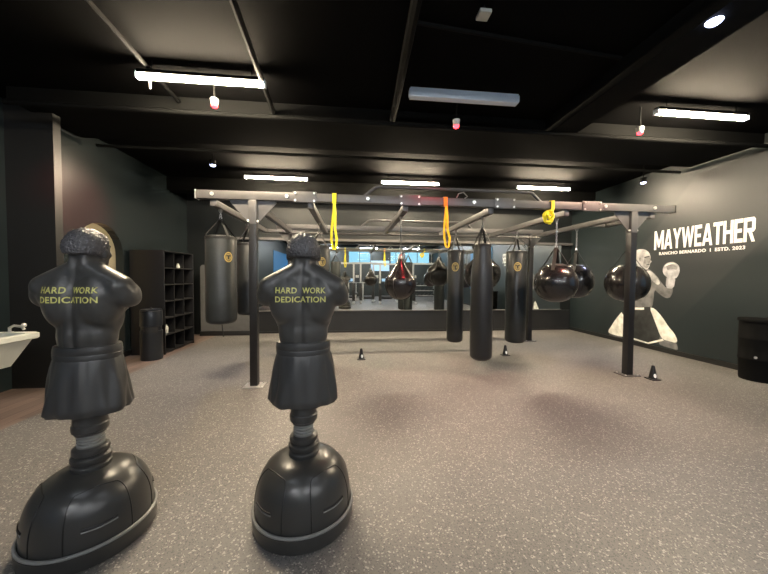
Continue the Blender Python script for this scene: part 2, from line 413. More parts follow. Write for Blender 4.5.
cool_spot('cool white spotlight at the top right near the camera', (2.83, 2.23, 3.52), (2.3, 3.0, 0), 70, .06)
s = thing('ceiling_sensor', 'small white square sensor on the black ceiling', 'sensor', (1.09, 2.56, 3.68))
MB().box((0, 0, 0), (.10, .10, .03), .006).build('cover', M_plas_w, s)
MB().cyl((0, 0, .015), (0, 0, H-3.679), .012, n=8).build('mount', M_ceil2, s)

# ================================================================ BAG RIG
BZ0, BZ1 = 2.52, 2.63
YFt, YRr = 4.40, 7.00
rig = thing('bag_rig', 'long grey steel frame on dark posts that carries the hanging bags', 'rig', (0, 0, 0))
def rpart(name, mb, m=M_steel): return mb.build(name, m, rig)
for x0, x1 in ((-2.02, 4.97),):
    rpart('front_beam', MB().box(((x0+x1)/2, YFt, (BZ0+BZ1)/2), (x1-x0, .10, BZ1-BZ0), .006))
rpart('rear_beam', MB().box((1.45, YRr, (BZ0+BZ1)/2), (6.1, .10, BZ1-BZ0), .006))
for x, y in ((-1.31, YFt), (4.29, YFt), (-1.31, YRr), (4.22, YRr)):
    p = rpart('post', MB().box((x, y, BZ0/2+.005), (.10, .10, BZ0-.01), .006), M_post)
    fp = MB().box((x, y, .006), (.26, .22, .010), .002).build('foot_plate', M_bright if x < 0 and y < 5 else M_steel, p)
    for dx in (-.1, .1):
        for dy in (-.08, .08): MB().cyl((x+dx, y+dy, .011), (x+dx, y+dy, .022), .011, n=6).build('bolt', M_bright, fp)
    MB().box((x, y, (2.2+BZ0)/2-.001), (.106, .106, BZ0-2.2-.004), .004).build('post_head_lit', M_steel, p)  # post tops in lighter steel: light near the beam put into the colour
    for s_ in (-1, 1): MB().cyl((x+s_*.07, y-.03, 2.235), (x+s_*.045, y-.03, 2.235), .014, n=8).build('bolt', M_bright, p)
    for s_ in (-1, 1):   # gusset triangles left and right of the post head
        pts = [(x+s_*.05, BZ0), (x+s_*.30, BZ0), (x+s_*.30, BZ0-.03), (x+s_*.05, BZ0-.31)]
        rpart('gusset', MB().poly_prism(pts, lambda u, v, w_, y=y: (u, y-.006+w_, v), .012))
RZ0, RZ1 = 2.43, 2.515
rails = [-.55, .76, 2.02, 3.20]
for x in rails + [-1.82, 4.27, 4.62, -1.31]:
    y0, y1 = 4.38, 6.96
    if x == 4.62: y1 = 5.3
    if x == -1.31: y0, y1 = 4.46, 6.94
    if x == 4.27: y0, y1 = 4.46, 6.94
    r = rpart('bag_rail', MB().box((x, (y0+y1)/2, (RZ0+RZ1)/2), (.08, y1-y0, RZ1-RZ0), .005))
rpart('outrigger_brace', MB().box((4.45, 5.27, 2.47), (.42, .07, .07), .005))
rpart('outrigger_brace', MB().box((-1.57, 6.9, 2.47), (.58, .07, .07), .005))
for x in (-.625, .82, 2.22, 3.58):      # bolted splice plates
    p = rpart('splice_plate', MB().box((x, YFt-.056, 2.575), (.31, .012, .145), .003))
    for dx in (-.125, .125):
        for dz in (-.05, .05): MB().cyl((x+dx, YFt-.075, 2.575+dz), (x+dx, YFt-.058, 2.575+dz), .014, n=10).build('bolt', M_bright, p)
for x in (-1.82, -.86, .23, 1.75, 3.80, 4.62):
    MB().cyl((x, YFt-.064, 2.58), (x, YFt-.046, 2.58), .024, n=12).build('bolt', M_bright, rig)
MB().box((-2.03, YFt, 2.575), (.012, .11, .12), .002).build('end_plate', M_bright, rig)
MB().box((4.975, YFt, 2.575), (.012, .11, .12), .002).build('end_plate', M_post, rig)
for y, xa, xb in ((YFt, .15, 2.82), (YRr, .2, 2.8)):
    rpart('pull_up_bar', MB().tube([(xa, y, 2.60), (xa+.18, y, 2.75), (xa+.24, y, 2.762), (xb-.22, y, 2.762), (xb-.16, y, 2.75), (xb, y, 2.60)], .022, 12))
pl = MB()
rpart('rear_cross_tube', MB().tube([(-1.25, YRr-.35, 2.40), (4.2, YRr-.35, 2.40)], .02, 8))
bb = MB().tube([(1.50, YFt-.03, 2.64), (1.53, YFt-.03, 2.70), (1.60, YFt-.03, 2.72), (1.66, YFt-.03, 2.66), (1.62, YFt-.03, 2.635)], .008, 6)
rpart('hook', bb, M_chrome)

# ================================================================ HANGING BAGS
def hanger(t, z_bag, z_apex, R, n=4, wide=.03, zt=RZ0):
    "straps from the bag rim to an apex ring, then chain up to the rail; root origin is on the rail underside"
    for k in range(n):
        a = 2*PI*(k+.5)/n
        p0 = (R*math.cos(a), R*math.sin(a), z_bag-.06); p1 = (R*.96*math.cos(a), R*.96*math.sin(a), z_bag+.012); p2 = (.012*math.cos(a), .012*math.sin(a), z_apex)
        MB().strap([p0, p1, p2], (-math.sin(a), math.cos(a), 0), wide, .006).build('strap', M_strap, t)
    MB().link((0, 0, z_apex+.012), .022, .006, .004).build('ring', M_chrome, t)
    ch = MB(); z = z_apex+.045; k = 0
    while z < -.035:
        ch.link((0, 0, z), .014, .0045, .012, (k % 2)*PI/2); z += .034; k += 1
    ch.build('chain', M_chrome, t)
    MB().cyl((0, 0, -.045), (0, 0, -.001), .016, .03, 10).build('clamp', M_chrome, t)
def emblem(R, zc, ang, sz, t):
    def f(u, v, w_): a = ang+u/R; rr = R+.0015+w_; return (rr*math.cos(a), rr*math.sin(a), zc+v)
    n = 20
    def el(k): return [(sz*.78*k*math.cos(2*PI*i/n), sz*k*math.sin(2*PI*i/n)) for i in range(n)]
    e = MB(); o_, i_ = el(1), el(.82)
    for i in range(n):
        e.poly_prism([o_[i], o_[(i+1) % n], i_[(i+1) % n], i_[i]], f, .002)
    j_ = el(.72)
    ne = [(sz*u, sz*v) for u, v in ((-.42, .36), (.42, .36), (.42, .14), (.13, .14), (.13, -.42), (-.13, -.42), (-.13, .14), (-.42, .14))]
    eo = e.build('emblem', M_gold, t, smooth=False)
    dk = MB().poly_prism(j_, lambda u, v, w_: f(u, v, w_-.001), .0015).build('emblem_field', M_gold2, eo, smooth=False)
    MB().poly_prism(ne, lambda u, v, w_: f(u, v, w_+.001), .001).build('emblem_mark', M_strap, eo, smooth=False)
    return eo
def heavy_bag(label, X, Y, zt, zb, R, logo=None, group='black heavy bags hanging from the rig', m=M_vinyl, tether=False, neck=0):
    t = thing('heavy_bag', label, 'punching bag', (X, Y, RZ0), 0, group)
    a, b = zt-RZ0, zb-RZ0; e = .07
    if neck:
        prof = [(0, b)]+[(R*math.sin(u)*1.0, b+R*.55*(1-math.cos(u))) for u in [PI/2*k/6 for k in range(1, 7)]]+[(R, b+.7), (R*.99, a-.55), (R*.93, a-.38), (R*.80, a-.25), (R*.78, a-.08), (R*.72, a-.02), (R*.6, a), (0, a)]
        Rt = R*.76
    else:
        prof = [(0, b)]+[(R-e+e*math.sin(u), b+e*(1-math.cos(u))) for u in [PI/2*k/5 for k in range(6)]]+[(R*1.012, b+(a-b)*.35), (R, b+(a-b)*.36), (R*1.01, a-.36), (R*.995, a-.35), (R, a-.04), (R-.015, a-.008), (R-.04, a), (0, a)]
        Rt = R*1.0
    MB().lathe(prof, n=40).build('bag_body', m, t)
    MB().lathe([(Rt-.01, a-.05), (Rt+.004, a-.05), (Rt+.005, a-.015), (Rt-.01, a-.012)], n=40).build('top_band', M_strap, t)
    hanger(t, a, min(a+.24, -.06), Rt+.004)
    if logo: emblem(R*1.004, a-logo[0], logo[1], logo[2], t)
    if tether: MB().cyl((0, 0, b+.004), (.02, 0, b-.19), .006, n=6).build('cord', M_strap, t)
    return t
heavy_bag('short wide black heavy bag with a gold emblem hanging left of the left front post', -1.82, 4.62, 2.06, .83, .20, (.30, math.radians(-42), .07), tether=True, m=M_vinyl2)
heavy_bag('black heavy bag hanging half hidden behind the left front post', -1.82, 5.75, 2.08, .82, .185, m=M_vinyl2)
heavy_bag('black heavy bag with a gold emblem behind the head of the right dummy', -.55, 5.5, 2.03, .92, .185, (.28, math.radians(-68), .075), m=M_vinyl2)
heavy_bag('slim black heavy bag with a gold emblem left of the longest bag', 2.02, 5.9, 2.03, .24, .155, (.33, math.radians(-110), .085))
heavy_bag('longest and nearest black heavy bag, narrow at its top, in the centre right', 2.02, 4.66, 2.02, .20, .170, neck=1)
heavy_bag('black heavy bag with a gold emblem right of the longest bag by the rear post', 3.20, 5.78, 2.02, .24, .19, (.31, math.radians(-112), .085))

def tear_profile(R, zb, h):
    out = []
    for k in range(25):
        t_ = k/24
        if t_ < .6:
            u = t_/.6*PI*.62; out.append((R*math.sin(u), zb+R*(1-math.cos(u))))
        else:
            s_ = (t_-.6)/.4; r0 = R*math.sin(PI*.62); z0 = zb+R*(1-math.cos(PI*.62))
            out.append((r0*(1-s_)**1.0*(.62+.38*(1-s_))+.035*s_, z0+(h+zb-z0)*s_))
    out.append((0, zb+h)); return out
def teardrop(label, X, Y, zt, zb, R, name='teardrop_bag', red=False, top=RZ0):
    t = thing(name, label, 'punching bag', (X, Y, top), 0)
    b = zb-top
    prof = tear_profile(R, b, zt-zb)
    MB().lathe(prof, n=40).build('bag_body', M_leather, t)
    for k in range(8):     # piped seams down the panels
        a = 2*PI*k/8+.2
        MB().tube([((r+.001)*math.cos(a), (r+.001)*math.sin(a), z) for r, z in prof[1:-1]], .004, 5).build('seam', M_vinyl2 if k % 2 else M_leather, t)
    MB().lathe([(.03, zt-top-.05), (.045, zt-top-.04), (.04, zt-top+.02), (.02, zt-top+.05), (.0, zt-top+.05)], n=16).build('collar', M_chrome, t)
    ch = MB(); z = zt-top+.07; k = 0
    while z < -.035:
        ch.link((0, 0, z), .014, .0045, .012, (k % 2)*PI/2); z += .034; k += 1
    ch.build('chain', M_chrome, t)
    MB().cyl((0, 0, -.045), (0, 0, -.001), .016, .03, 10).build('clamp', M_chrome, t)
    return t
teardrop('glossy black teardrop bag hanging in the middle before the mirror', .76, 4.78, 1.80, 1.15, .245)
t = teardrop('large black teardrop bag hanging behind the longest heavy bag', 2.90, 6.70, 2.14, 1.20, .40, top=2.38)

def ball(label, X, Y, zc, R, Rz):
    t = thing('wrecking_ball_bag', label, 'punching bag', (X, Y, RZ0), 0, 'round black wrecking ball bags')
    c = zc-RZ0; prof = []
    for k in range(21):
        u = PI*k/20; r = R*math.sin(u)**.86; z = c-Rz*math.cos(u)
        prof.append((r, z))
    MB().lathe(prof, n=40).build('bag_body', M_leather, t)
    MB().lathe([(R*.42, c+Rz*.86), (R*.50, c+Rz*.865), (R*.44, c+Rz*.95), (R*.3, c+Rz*1.01), (R*.28, c+Rz*.95)], n=32).build('top_disc', M_vinyl2, t)
    za = c+Rz+.26
    for k in range(4):
        a = 2*PI*(k+.5)/4
        MB().strap([(R*.80*math.cos(a), R*.80*math.sin(a), c+Rz*.66), (R*.55*math.cos(a), R*.55*math.sin(a), c+Rz*.93), (.012*math.cos(a), .012*math.sin(a), za)], (-math.sin(a), math.cos(a), 0), .05, .008).build('strap', M_strap, t)
    MB().link((0, 0, za+.015), .024, .006, .004).build('ring', M_chrome, t)
    ch = MB(); z = za+.045; k = 0
    while z < -.03:
        ch.link((0, 0, z), .014, .0045, .012, (k % 2)*PI/2); z += .034; k += 1
    ch.build('chain', M_chrome, t)
    MB().cyl((0, 0, -.045), (0, 0, -.001), .016, .03, 10).build('clamp', M_chrome, t)
    return t
ball('large round black bag with a red sheen, left of the pair by the right wall', 3.20, 4.60, 1.42, .315, .30)
ball('round black bag partly hidden behind the red lit round bag', 4.27, 5.55, 1.44, .31, .32)
ball('round black bag behind the right front post before the mural', 4.62, 4.80, 1.42, .32, .31)

# ---------------------------------------------------------------- straps on the front beam
def loop_strap(name, label, x, y, zt, zb, m, m2=None, tilt=0.):
    t = thing(name, label, 'strap', (x, y, BZ1))
    a = MB(); hz = BZ0-BZ1
    a.strap([(0, .062, hz+.0), (0, .060, .006), (0, .0, .010), (0, -.062, .006), (0, -.064, hz-.01), (tilt*.3, -.06, hz-.02)], (1, 0, 0), .055, .005)
    a.build('wrap', m, t)
    b = MB(); zb_ = zb-BZ1
    pts1 = [(tilt*.3, -.060, hz-.01), (tilt*.3-.012, -.058, hz-.15), (tilt*.6-.035, -.056, (hz+zb_)/2-.05), (tilt-.04, -.056, zb_+.14), (tilt-.018, -.056, zb_+.015), (tilt, -.056, zb_)]
    pts2 = [(tilt*.3, -.066, hz-.01), (tilt*.3+.014, -.068, hz-.15), (tilt*.6+.012, -.070, (hz+zb_)/2-.05), (tilt+.034, -.070, zb_+.14), (tilt+.02, -.066, zb_+.015), (tilt, -.062, zb_)]
    b.strap(pts1, (1, .25, 0), .032, .004); b.strap(pts2, (1, -.25, 0), .032, .004)
    b.build('loop', m2 or m, t)
    return t
loop_strap('webbing_strap', 'long bright yellow webbing loop hanging from the front beam', -.23, YFt, 2.63, 1.87, M_yellow)
loop_strap('webbing_strap', 'orange and yellow webbing loop hanging from the middle of the front beam', 1.33, YFt, 2.63, 1.92, M_orange, M_yellow, .03)
t = thing('knotted_strap', 'short yellow webbing strap knotted on the right of the front beam', 'strap', (2.95, YFt, BZ1))
MB().strap([(0, .062, -.11), (0, .060, .006), (0, 0, .010), (0, -.062, .006), (0, -.066, -.11), (-.01, -.066, -.13)], (1, 0, 0), .05, .006).build('wrap', M_yellow, t)
kb = MB()
kb.tube([(-.07+.065*math.cos(a)*(1+.2*math.sin(3*a)), -.068+.012*math.sin(2*a), -.235+.075*math.sin(a)) for a in [2*PI*k/20 for k in range(20)]], .026, 8, closed=True)
kb.tube([(-.06+.045*math.cos(a), -.085+.012*math.sin(3*a), -.20+.05*math.sin(a)) for a in [2*PI*k/16 for k in range(16)]], .021, 8, closed=True)
kb.strap([(-.01, -.066, -.12), (-.02, -.072, -.16), (-.05, -.078, -.20)], (1, 0, 0), .045, .006)
kb.strap([(-.06, -.08, -.26), (-.05, -.08, -.31), (-.06, -.08, -.345)], (1, 0, 0), .04, .006)
kb.build('knot', M_yellow, t)

# ================================================================ PUNCHING DUMMIES
DC = .44
def dummy_body_mesh():
    mb = MB()
    E = mb.sphere
    E((0, .0, 1.04), .150, .115, .13)                 # hips
    E((0, .0, 1.16), .150, .105, .16)                 # waist
    E((0, -.012, 1.42), .175, .078, .115)
    E((0, -.052, 1.39), .10, .050, .10)
    E((0, -.012, 1.46), .11, .072, .10)
    E((0, .01, 1.29), .178, .120, .20)                # ribs
    for s_ in (-1, 1):
        E((s_*.085, -.02, 1.36), .115, .105, .17)     # lats, upper back
        E((s_*.095, .05, 1.37), .105, .085, .10)      # chest
        E((s_*.10, -.056, 1.41), .085, .052, .085)     # scapula
        for k in range(7):                            # trapezius to shoulder
            u = k/6; E((s_*(.03+.165*u), -.012-.01*u, 1.528-.095*u), .064, .068+.008*u, .066+.006*u, n=16)
        E((s_*.215, 0, 1.392), .060, .080, .076)      # deltoid
        E((s_*.232, .005, 1.374), .044, .064, .054)   # arm stump
        E((s_*.14, -.01, 1.39), .09, .095, .085)
        E((s_*.03, -.045, 1.57), .022, .028, .09)     # neck tendons
        E((s_*.045, .085, 1.20), .05, .035, .09)      # abdomen
    for k in range(7): E((0, -.005+.005*k, 1.48+.03*k), .074, .074, .04, n=16)   # neck
    HZ = -.028
    _E = E
    E = lambda c, *a, **k: _E((c[0], c[1], c[2]+HZ), *a, **k)
    E((0, .02, 1.675), .086, .098, .112)              # skull
    E((0, .065, 1.610), .058, .055, .060)             # jaw
    E((0, .095, 1.578), .026, .022, .022)             # chin
    E((0, .108, 1.700), .060, .018, .014)             # brow
    E((0, .122, 1.655), .014, .022, .026); E((0, .132, 1.643), .019, .014, .012)   # nose
    E((0, .108, 1.610), .028, .014, .008); E((0, .106, 1.600), .025, .014, .008)   # lips
    for s_ in (-1, 1):
        E((s_*.045, .088, 1.645), .025, .022, .020)   # cheek
        E((s_*.094, .010, 1.650), .012, .022, .034, M=Matrix.Rotation(s_*-.35, 4, 'Z'))   # ear
        E((s_*.031, .106, 1.678), .014, .010, .008)   # eye
    o = mb.build('torso_src', M_body, smooth=False)
    r = o.modifiers.new('r', 'REMESH'); r.mode = 'VOXEL'; r.voxel_size = .0065
    sm = o.modifiers.new('s', 'SMOOTH'); sm.iterations = 24; sm.factor = .5
    me = evaluated_mesh(o); bpy.data.objects.remove(o)
    g = lambda t_: math.exp(-t_*t_)
    for v in me.vertices:
        x, y, z = v.co
        if y < .03 and z < 1.56:                       # back relief
            k = min(1, max(0, (1.56-z)/.12)); bk = min(1, max(0, (.03-y)/.06))
            d = .008*g(x/.014)*k                       # spine groove
            d += .005*g((abs(x)-.055-.25*(1.42-z))/.02)*g((z-1.36)/.07)  # scapula edge
            d -= .007*g((abs(x)-.035)/.022)*g((z-1.16)/.10)
            d += .006*g((z-1.255+.35*abs(x))/.018)*g((abs(x)-.09)/.06)   # lat line
            v.co.y += d*bk
        if y > .03 and z < 1.5:
            d = .010*g(x/.014)*(g((z-1.22)/.16)+g((z-1.38)/.07)) + .010*g((z-1.30+.1*abs(x))/.018)*g((abs(x)-.08)/.07)
            for zz in (1.13, 1.185, 1.24): d += .005*g((z-zz)/.010)*g(x/.06)
            v.co.y -= d
    me.name = 'torso'; me.materials.clear(); me.materials.append(M_body); me.shade_smooth()
    return me
TORSO = dummy_body_mesh()
def hair_mesh():
    bm = bmesh.new(); bmesh.ops.create_icosphere(bm, subdivisions=6, radius=1)
    c = Vector((0, .008, 1.650))
    kill = []
    for v in bm.verts:
        n = v.co.copy()
        p = Vector((n.x*.099, n.y*.113, n.z*.116))
        zl = -.045 + .10*max(0, min(1, (n.y+.15)/.75))          # hairline rises to the front
        if p.z < zl: kill.append(v)
        q = n*9; bump = noise.noise(q)*.0045 + noise.noise(n*17)*.0045 + noise.noise(n*33)*.0025
        edge = max(0, min(1, (p.z-zl)/.015)); p = p*(.90+.10*edge)
        v.co = c+p+n*bump*edge
    bmesh.ops.delete(bm, geom=kill, context='VERTS')
    me = bpy.data.meshes.new('hair'); bm.to_mesh(me); bm.free(); me.materials.append(M_hair); me.shade_smooth(); return me
HAIR = hair_mesh()
def shorts_mb():
    rings = []; n = 72
    zs = [1.045, 1.035, 1.02, .98, .93, .87, .82, .78, .755, .742, .738]
    for z in zs:
        u = (1.045-z)/.30; r = []
        rx = .156+.052*u**.7; ry = .120+.045*u**.7
        if z < .745: rx -= .012; ry -= .012
        for i in range(n):
            a = 2*PI*i/n
            fold = 1+(.034*math.sin(7*a+1+3*u)+.022*math.sin(13*a-2*u)+.026*math.sin(4*a+4*u)+.012*math.sin(19*a+3*u))*min(1, u*1.6+.15)
            fold += .016*math.sin(24*a)*max(0, 1-u*4)*min(1, u*20)
            r.append((rx*fold*math.cos(a), ry*fold*math.sin(a), z))
        rings.append(r)
    rings.append([(.06*math.cos(2*PI*i/n), .06*math.sin(2*PI*i/n), .76) for i in range(n)])
    return MB().ring_loft(rings)
def dome_r(z, R=.286):
    u = max(0, min(1, (z-.095)/.32)); return R*(1-u**2.9)**(1/2.6)
def dummy_text(txt, width, height, x0, z0, bvh):
    me = text_mesh(txt, width, height, bold=.022, spacing=1.08)
    bm = bmesh.new(); bm.from_mesh(me)
    bmesh.ops.triangulate(bm, faces=bm.faces[:])
    for _ in range(4):
        es = [e for e in bm.edges if e.calc_length() > .010]
        if not es: break
        bmesh.ops.subdivide_edges(bm, edges=es, cuts=1, use_grid_fill=False); bmesh.ops.triangulate(bm, faces=[f for f in bm.faces if len(f.verts) > 3])
    for v in bm.verts:
        x = x0+v.co.x; z = z0+v.co.y+.06*(x*x)
        h = bvh.ray_cast(Vector((x, -1, z)), Vector((0, 1, 0)))
        v.co = Vector((x, (h[0].y if h[0] else -.12)-.0035, z))
    out = bpy.data.meshes.new('lettering'); bm.to_mesh(out); bm.free(); out.materials.append(M_text); return out
def make_dummy(label, loc, rz):
    t = thing('punching_dummy', label, 'training dummy', loc, rz, 'black torso punching dummies')
    tor = bpy.data.objects.new('torso', TORSO); COL.objects.link(tor); tor.parent = t
    h = bpy.data.objects.new('hair', HAIR); COL.objects.link(h); h.parent = t; h.location = (0, 0, 0)
    bvh = BVHTree.FromPolygons([v.co for v in TORSO.vertices], [p.vertices for p in TORSO.polygons])
    for k, (tx, w_, zz, xx) in enumerate((('HARD', .120, 1.402, -.1425), ('WORK', .135, 1.402, .0075), ('DEDICATION', .285, 1.350, -.1425))):
        o = bpy.data.objects.new('lettering', dummy_text(tx, w_, .034, xx, zz, bvh)); COL.objects.link(o); o.parent = t
        o['label'] = 'pale yellow printed words on the back'
    # waistband + shorts
    n = 72
    def wring(z, k): return [(.158*k*math.cos(2*PI*i/n), .122*k*math.sin(2*PI*i/n), z) for i in range(n)]
    MB().ring_loft([wring(1.04, .98), wring(1.035, 1.02), wring(1.062, 1.035), wring(1.066, 1.02), wring(1.07, 1.035), wring(1.095, 1.02), wring(1.108, 1.0), wring(1.108, .93)]).build('waistband', M_short, t)
    sh = shorts_mb().build('shorts', M_short, t, ang=70)
    # support column
    MB().lathe([(0, .60), (.070, .60), (.072, .612), (.082, .618), (.084, .63), (.084, .655), (.078, .662), (.078, .77), (.0, .77)], n=32).build('upper_collar', M_short, t)
    prof = [(0, .50)]; z = .50
    while z < .61:
        prof += [(.052, z), (.063, z+.003), (.063, z+.010), (.052, z+.013)]; z += .018
    prof.append((0, z))
    MB().lathe(prof, n=32).build('threaded_tube', M_lip, t)
    MB().lathe([(0, .39), (.086, .39), (.091, .40), (.091, .425), (.084, .432), (.078, .434), (.078, .441), (.088, .445), (.092, .455), (.092, .472), (.084, .480), (.074, .482), (.074, .489), (.084, .494), (.086, .505), (.084, .520), (.070, .528), (0, .53)], n=32).build('lower_collar', M_short, t)
    # base
    R = .292
    prof = [(0, .0), (.280, .0), (.294, .008), (.302, .03), (.304, .085), (.305, .092)]
    bo = MB().lathe(prof+[(.30, .094), (0, .094)], n=64).build('base', M_basep, t)
    dm = [(0, .093)]+[(dome_r(z), z) for z in [.096+.318*(k/26) for k in range(26)]]+[(.0, .415)]
    MB().lathe(dm, n=64).build('dome', M_basep, bo)
    MB().tube([(.297*math.cos(2*PI*i/64), .297*math.sin(2*PI*i/64), .101) for i in range(64)], .009, 8, closed=True).build('lip', M_lip, bo)  # highlight along the lip put into its pale colour
    for k in range(4):
        ph = -PI/2+PI/4+k*PI/2
        def S(da, z, off=0): r = dome_r(z)+off; return (r*math.cos(ph+da), r*math.sin(ph+da), z)
        pts = [S(-.50, .105+.0285*i, .0) for i in range(8)]
        pts += [S(-.50+.12*(1-math.cos(PI/2*i/5)), .305+.055*math.sin(PI/2*i/5)) for i in range(1, 6)]
        pts += [S(-.38+.76*i/10, .360+.008*math.sin(PI*i/10)) for i in range(1, 10)]
        pts += [S(.50-.12*(1-math.cos(PI/2*i/5)), .305+.055*math.sin(PI/2*i/5)) for i in range(5, 0, -1)]
        pts += [S(.50, .105+.0285*i) for i in range(7, -1, -1)]
        MB().tube(pts, .0035, 6).build('seam', M_groove, bo)
        MB().tube([S(-.26+.52*i/10, .215-.012+.004*abs(i-5)/5, .0) for i in range(11)], .006, 6).build('slot', M_groove, bo)
        MB().tube([S(-.26+.52*i/10, .203-.012+.004*abs(i-5)/5, .001) for i in range(11)], .0035, 6).build('slot_edge_lit', M_lip, bo)  # highlight on the slot put into a lighter edge colour
    return t
make_dummy('black torso punching dummy in front of the rig post, the right one of two', (-.29, 1.955, 0), 0)
make_dummy('black torso punching dummy on the far left near the white sink', (-1.487, 1.935, 0), math.radians(-2))

# ================================================================ LEFT SIDE
sh = thing('cubby_shelf', 'tall black cubby shelf unit against the left wall', 'shelf', (-3.50, 6.28, 0))
W, D, HH = 2.0-.9+.0, .60, 1.98           # along Y 1.1, depth along -X
W = 1.10
mb = MB(); mb.box((-D/2, .01, HH/2), (D, .02, HH), .002); mb.build('side_panel', M_shelf, sh)
MB().box((-D/2, W-.01, HH/2), (D, .02, HH), .002).build('side_panel', M_shelf, sh)
MB().box((-D+.01, W/2, HH/2), (.02, W-.04, HH), 0).build('back_panel', M_shelf, sh)
for k in range(7):
    z = .03+k*(HH-.05)/6
    MB().box((-D/2+.01, W/2, z+.01), (D-.03, W-.04, .02), .002).build('shelf_board', M_base if 0 < k < 6 else M_shelf, sh)
for k in range(1, 3):
    MB().box((-D/2+.005, .02+k*(W-.04)/3, HH/2), (D-.05, .016, HH-.06), 0).build('divider', M_shelf, sh)
bt = tag(MB().lathe([(0, 0), (.03, 0), (.033, .01), (.033, .12), (.015, .15), (.015, .17), (0, .17)], (-3.60, 6.50, .03+(HH-.05)/6+.0205), 16).build('water_bottle', M_plas_w), 'small white bottle on the second lowest cubby', 'bottle')
bt = tag(MB().lathe([(0, 0), (.035, 0), (.037, .02), (.02, .09), (0, .095)], (-3.60, 6.95, .03+5*(HH-.05)/6+.0205), 16).build('paper_cup', M_plas_w), 'small white cup on the top row of the cubby shelf', 'cup')

bn = thing('trash_bin', 'slim dark metal cylindrical trash bin beside the cubby shelf', 'bin', (-3.56, 5.98, 0))
MB().lathe([(0, 0), (.165, 0), (.17, .02), (.17, .52), (.155, .525), (.155, .60), (.17, .605), (.17, .86), (.165, .875), (0, .88)], n=40).build('bin_body', M_bin, bn)
MB().lathe([(0, .88), (.16, .88), (.165, .892), (.15, .905), (.02, .91), (.015, .93), (0, .93)], n=40).build('lid', M_bin, bn)
def arcp(u, v, w_): a = math.radians(-60)+u/.17; return ((.171+w_)*math.cos(a), (.171+w_)*math.sin(a), v)
mm = MB()
for k in range(8): mm.poly_prism([(-.10+.025*k, .49), (-.075+.025*k, .49), (-.075+.025*k, .60), (-.10+.025*k, .60)], arcp, .003)
mm.build('opening', M_groove, bn, smooth=False)

gb = thing('floor_board', 'large grey rounded board standing behind the left heavy bag', 'board', (-3.15, 8.2, 0))
pts = []
for cx, cz, a0 in ((.5, 1.70, 0), (-.5, 1.70, PI/2)):
    for k in range(7): a = a0+PI/2*k/6; pts.append((cx+.08*math.cos(a), cz+.08*math.sin(a)))
pts += [(-.58, .12), (.58, .12)]
MB().poly_prism(pts, lambda u, v, w_: (u, w_, v), .12).build('panel', M_board, gb)
MB().box((0, .06, .06), (1.2, .18, .12), .02).build('base', M_base, gb)

# sink on the left wall
sk = thing('utility_sink', 'white wall sink with a long basin at the left edge', 'sink', (-3.62, 2.95, 0))
def rr(x0, x1, y0, y1, z, r=.05):
    o = []
    for cx, cy, a0 in ((x1-r, y1-r, 0), (x0+r, y1-r, PI/2), (x0+r, y0+r, PI), (x1-r, y0+r, 1.5*PI)):
        for k in range(5): a = a0+PI/2*k/4; o.append((cx+r*math.cos(a), cy+r*math.sin(a), z))
    return o
MB().ring_loft([rr(-.22, .24, -.60, .55, .585), rr(-.32, .34, -.64, .66, .84), rr(-.30, .32, -.62, .64, .85), rr(-.2, .2, -.5, .5, .62)]).build('basin', M_plas_w, sk)
MB().ring_loft([rr(-.34, .36, -.66, .69, .84), rr(-.345, .37, -.67, .70, .85), rr(-.345, .37, -.67, .70, .895), rr(-.33, .355, -.655, .685, .905), rr(-.27, .30, -.60, .63, .90), rr(-.265, .295, -.6, .62, .85)], cap0=False, cap1=False).build('rim', M_plas_w, sk)
MB().box((-.57, 0, .80), (.46, 1.2, .2), .02).build('wall_bracket', M_plas_w, sk)
fc = MB().tube([(.10, .66, .90), (.10, .66, .95), (.16, .64, .975), (.27, .60, .97), (.30, .59, .945)], .013, 10)
fc.cyl((.10, .66, .895), (.10, .66, .91), .03, n=16)
fc.sphere((.29, .60, .985), .022)
fc.build('faucet', M_bright, sk)
MB().cyl((-.1, -.1, .25), (-.1, -.1, .60), .03, n=16).build('drain_pipe', M_plas_w, sk)

# ================================================================ RIGHT SIDE
br = thing('barrel_bin', 'black barrel standing against the right wall at the frame edge', 'bin', (6.055, 4.0, 0))
MB().lathe([(0, 0), (.20, 0), (.205, .02), (.215, .30), (.222, .31), (.222, .33), (.218, .34), (.218, .60), (.223, .61), (.223, .63), (.219, .64), (.22, .86), (.22, .875), (0, .88)], n=40).build('barrel_body', M_matte, br)
MB().lathe([(0, .87), (.20, .87), (.235, .875), (.238, .90), (.232, .915), (0, .92)], n=40).build('lid', M_matte, br)
MB().cyl((-.20, -.09, .36), (-.215, -.10, .36), .018, n=12).build('latch', M_bright, br)

def cone(label, x, y, sc=1., face=-PI/2):
    t = thing('training_cone', label, 'cone', (x, y, 0), 0, 'small black floor cones')
    MB().ring_loft([rr(-.075, .075, -.075, .075, 0, .02), rr(-.075, .075, -.075, .075, .012, .02)]).build('foot', M_shelf, t)
    MB().lathe([(0, .011), (.055, .011), (.05, .03), (.028, .15*sc), (.020, .19*sc), (.010, .197*sc), (0, .198*sc)], n=24).build('cone_body', M_shelf, t)
    a = face
    def f(u, v, w_):
        z = .06+v; r = .05-(z-.03)*(.022/.12)+.0012+w_; return (r*math.cos(a+u/r), r*math.sin(a+u/r), z)
    MB().poly_prism([(.020*math.cos(2*PI*i/12), .03*math.sin(2*PI*i/12)) for i in range(12)], f, .0015).build('sticker', M_white, t, smooth=False)
cone('small black cone with a white spot on the floor left of the centre', .19, 5.67, 1., -PI/2+.3)
cone('small black cone with a white spot on the floor behind the longest bag', 2.98, 5.73)
cone('small black cone with a white spot beside the right front post', 4.49, 4.17, 1.05, -PI/2-.2)

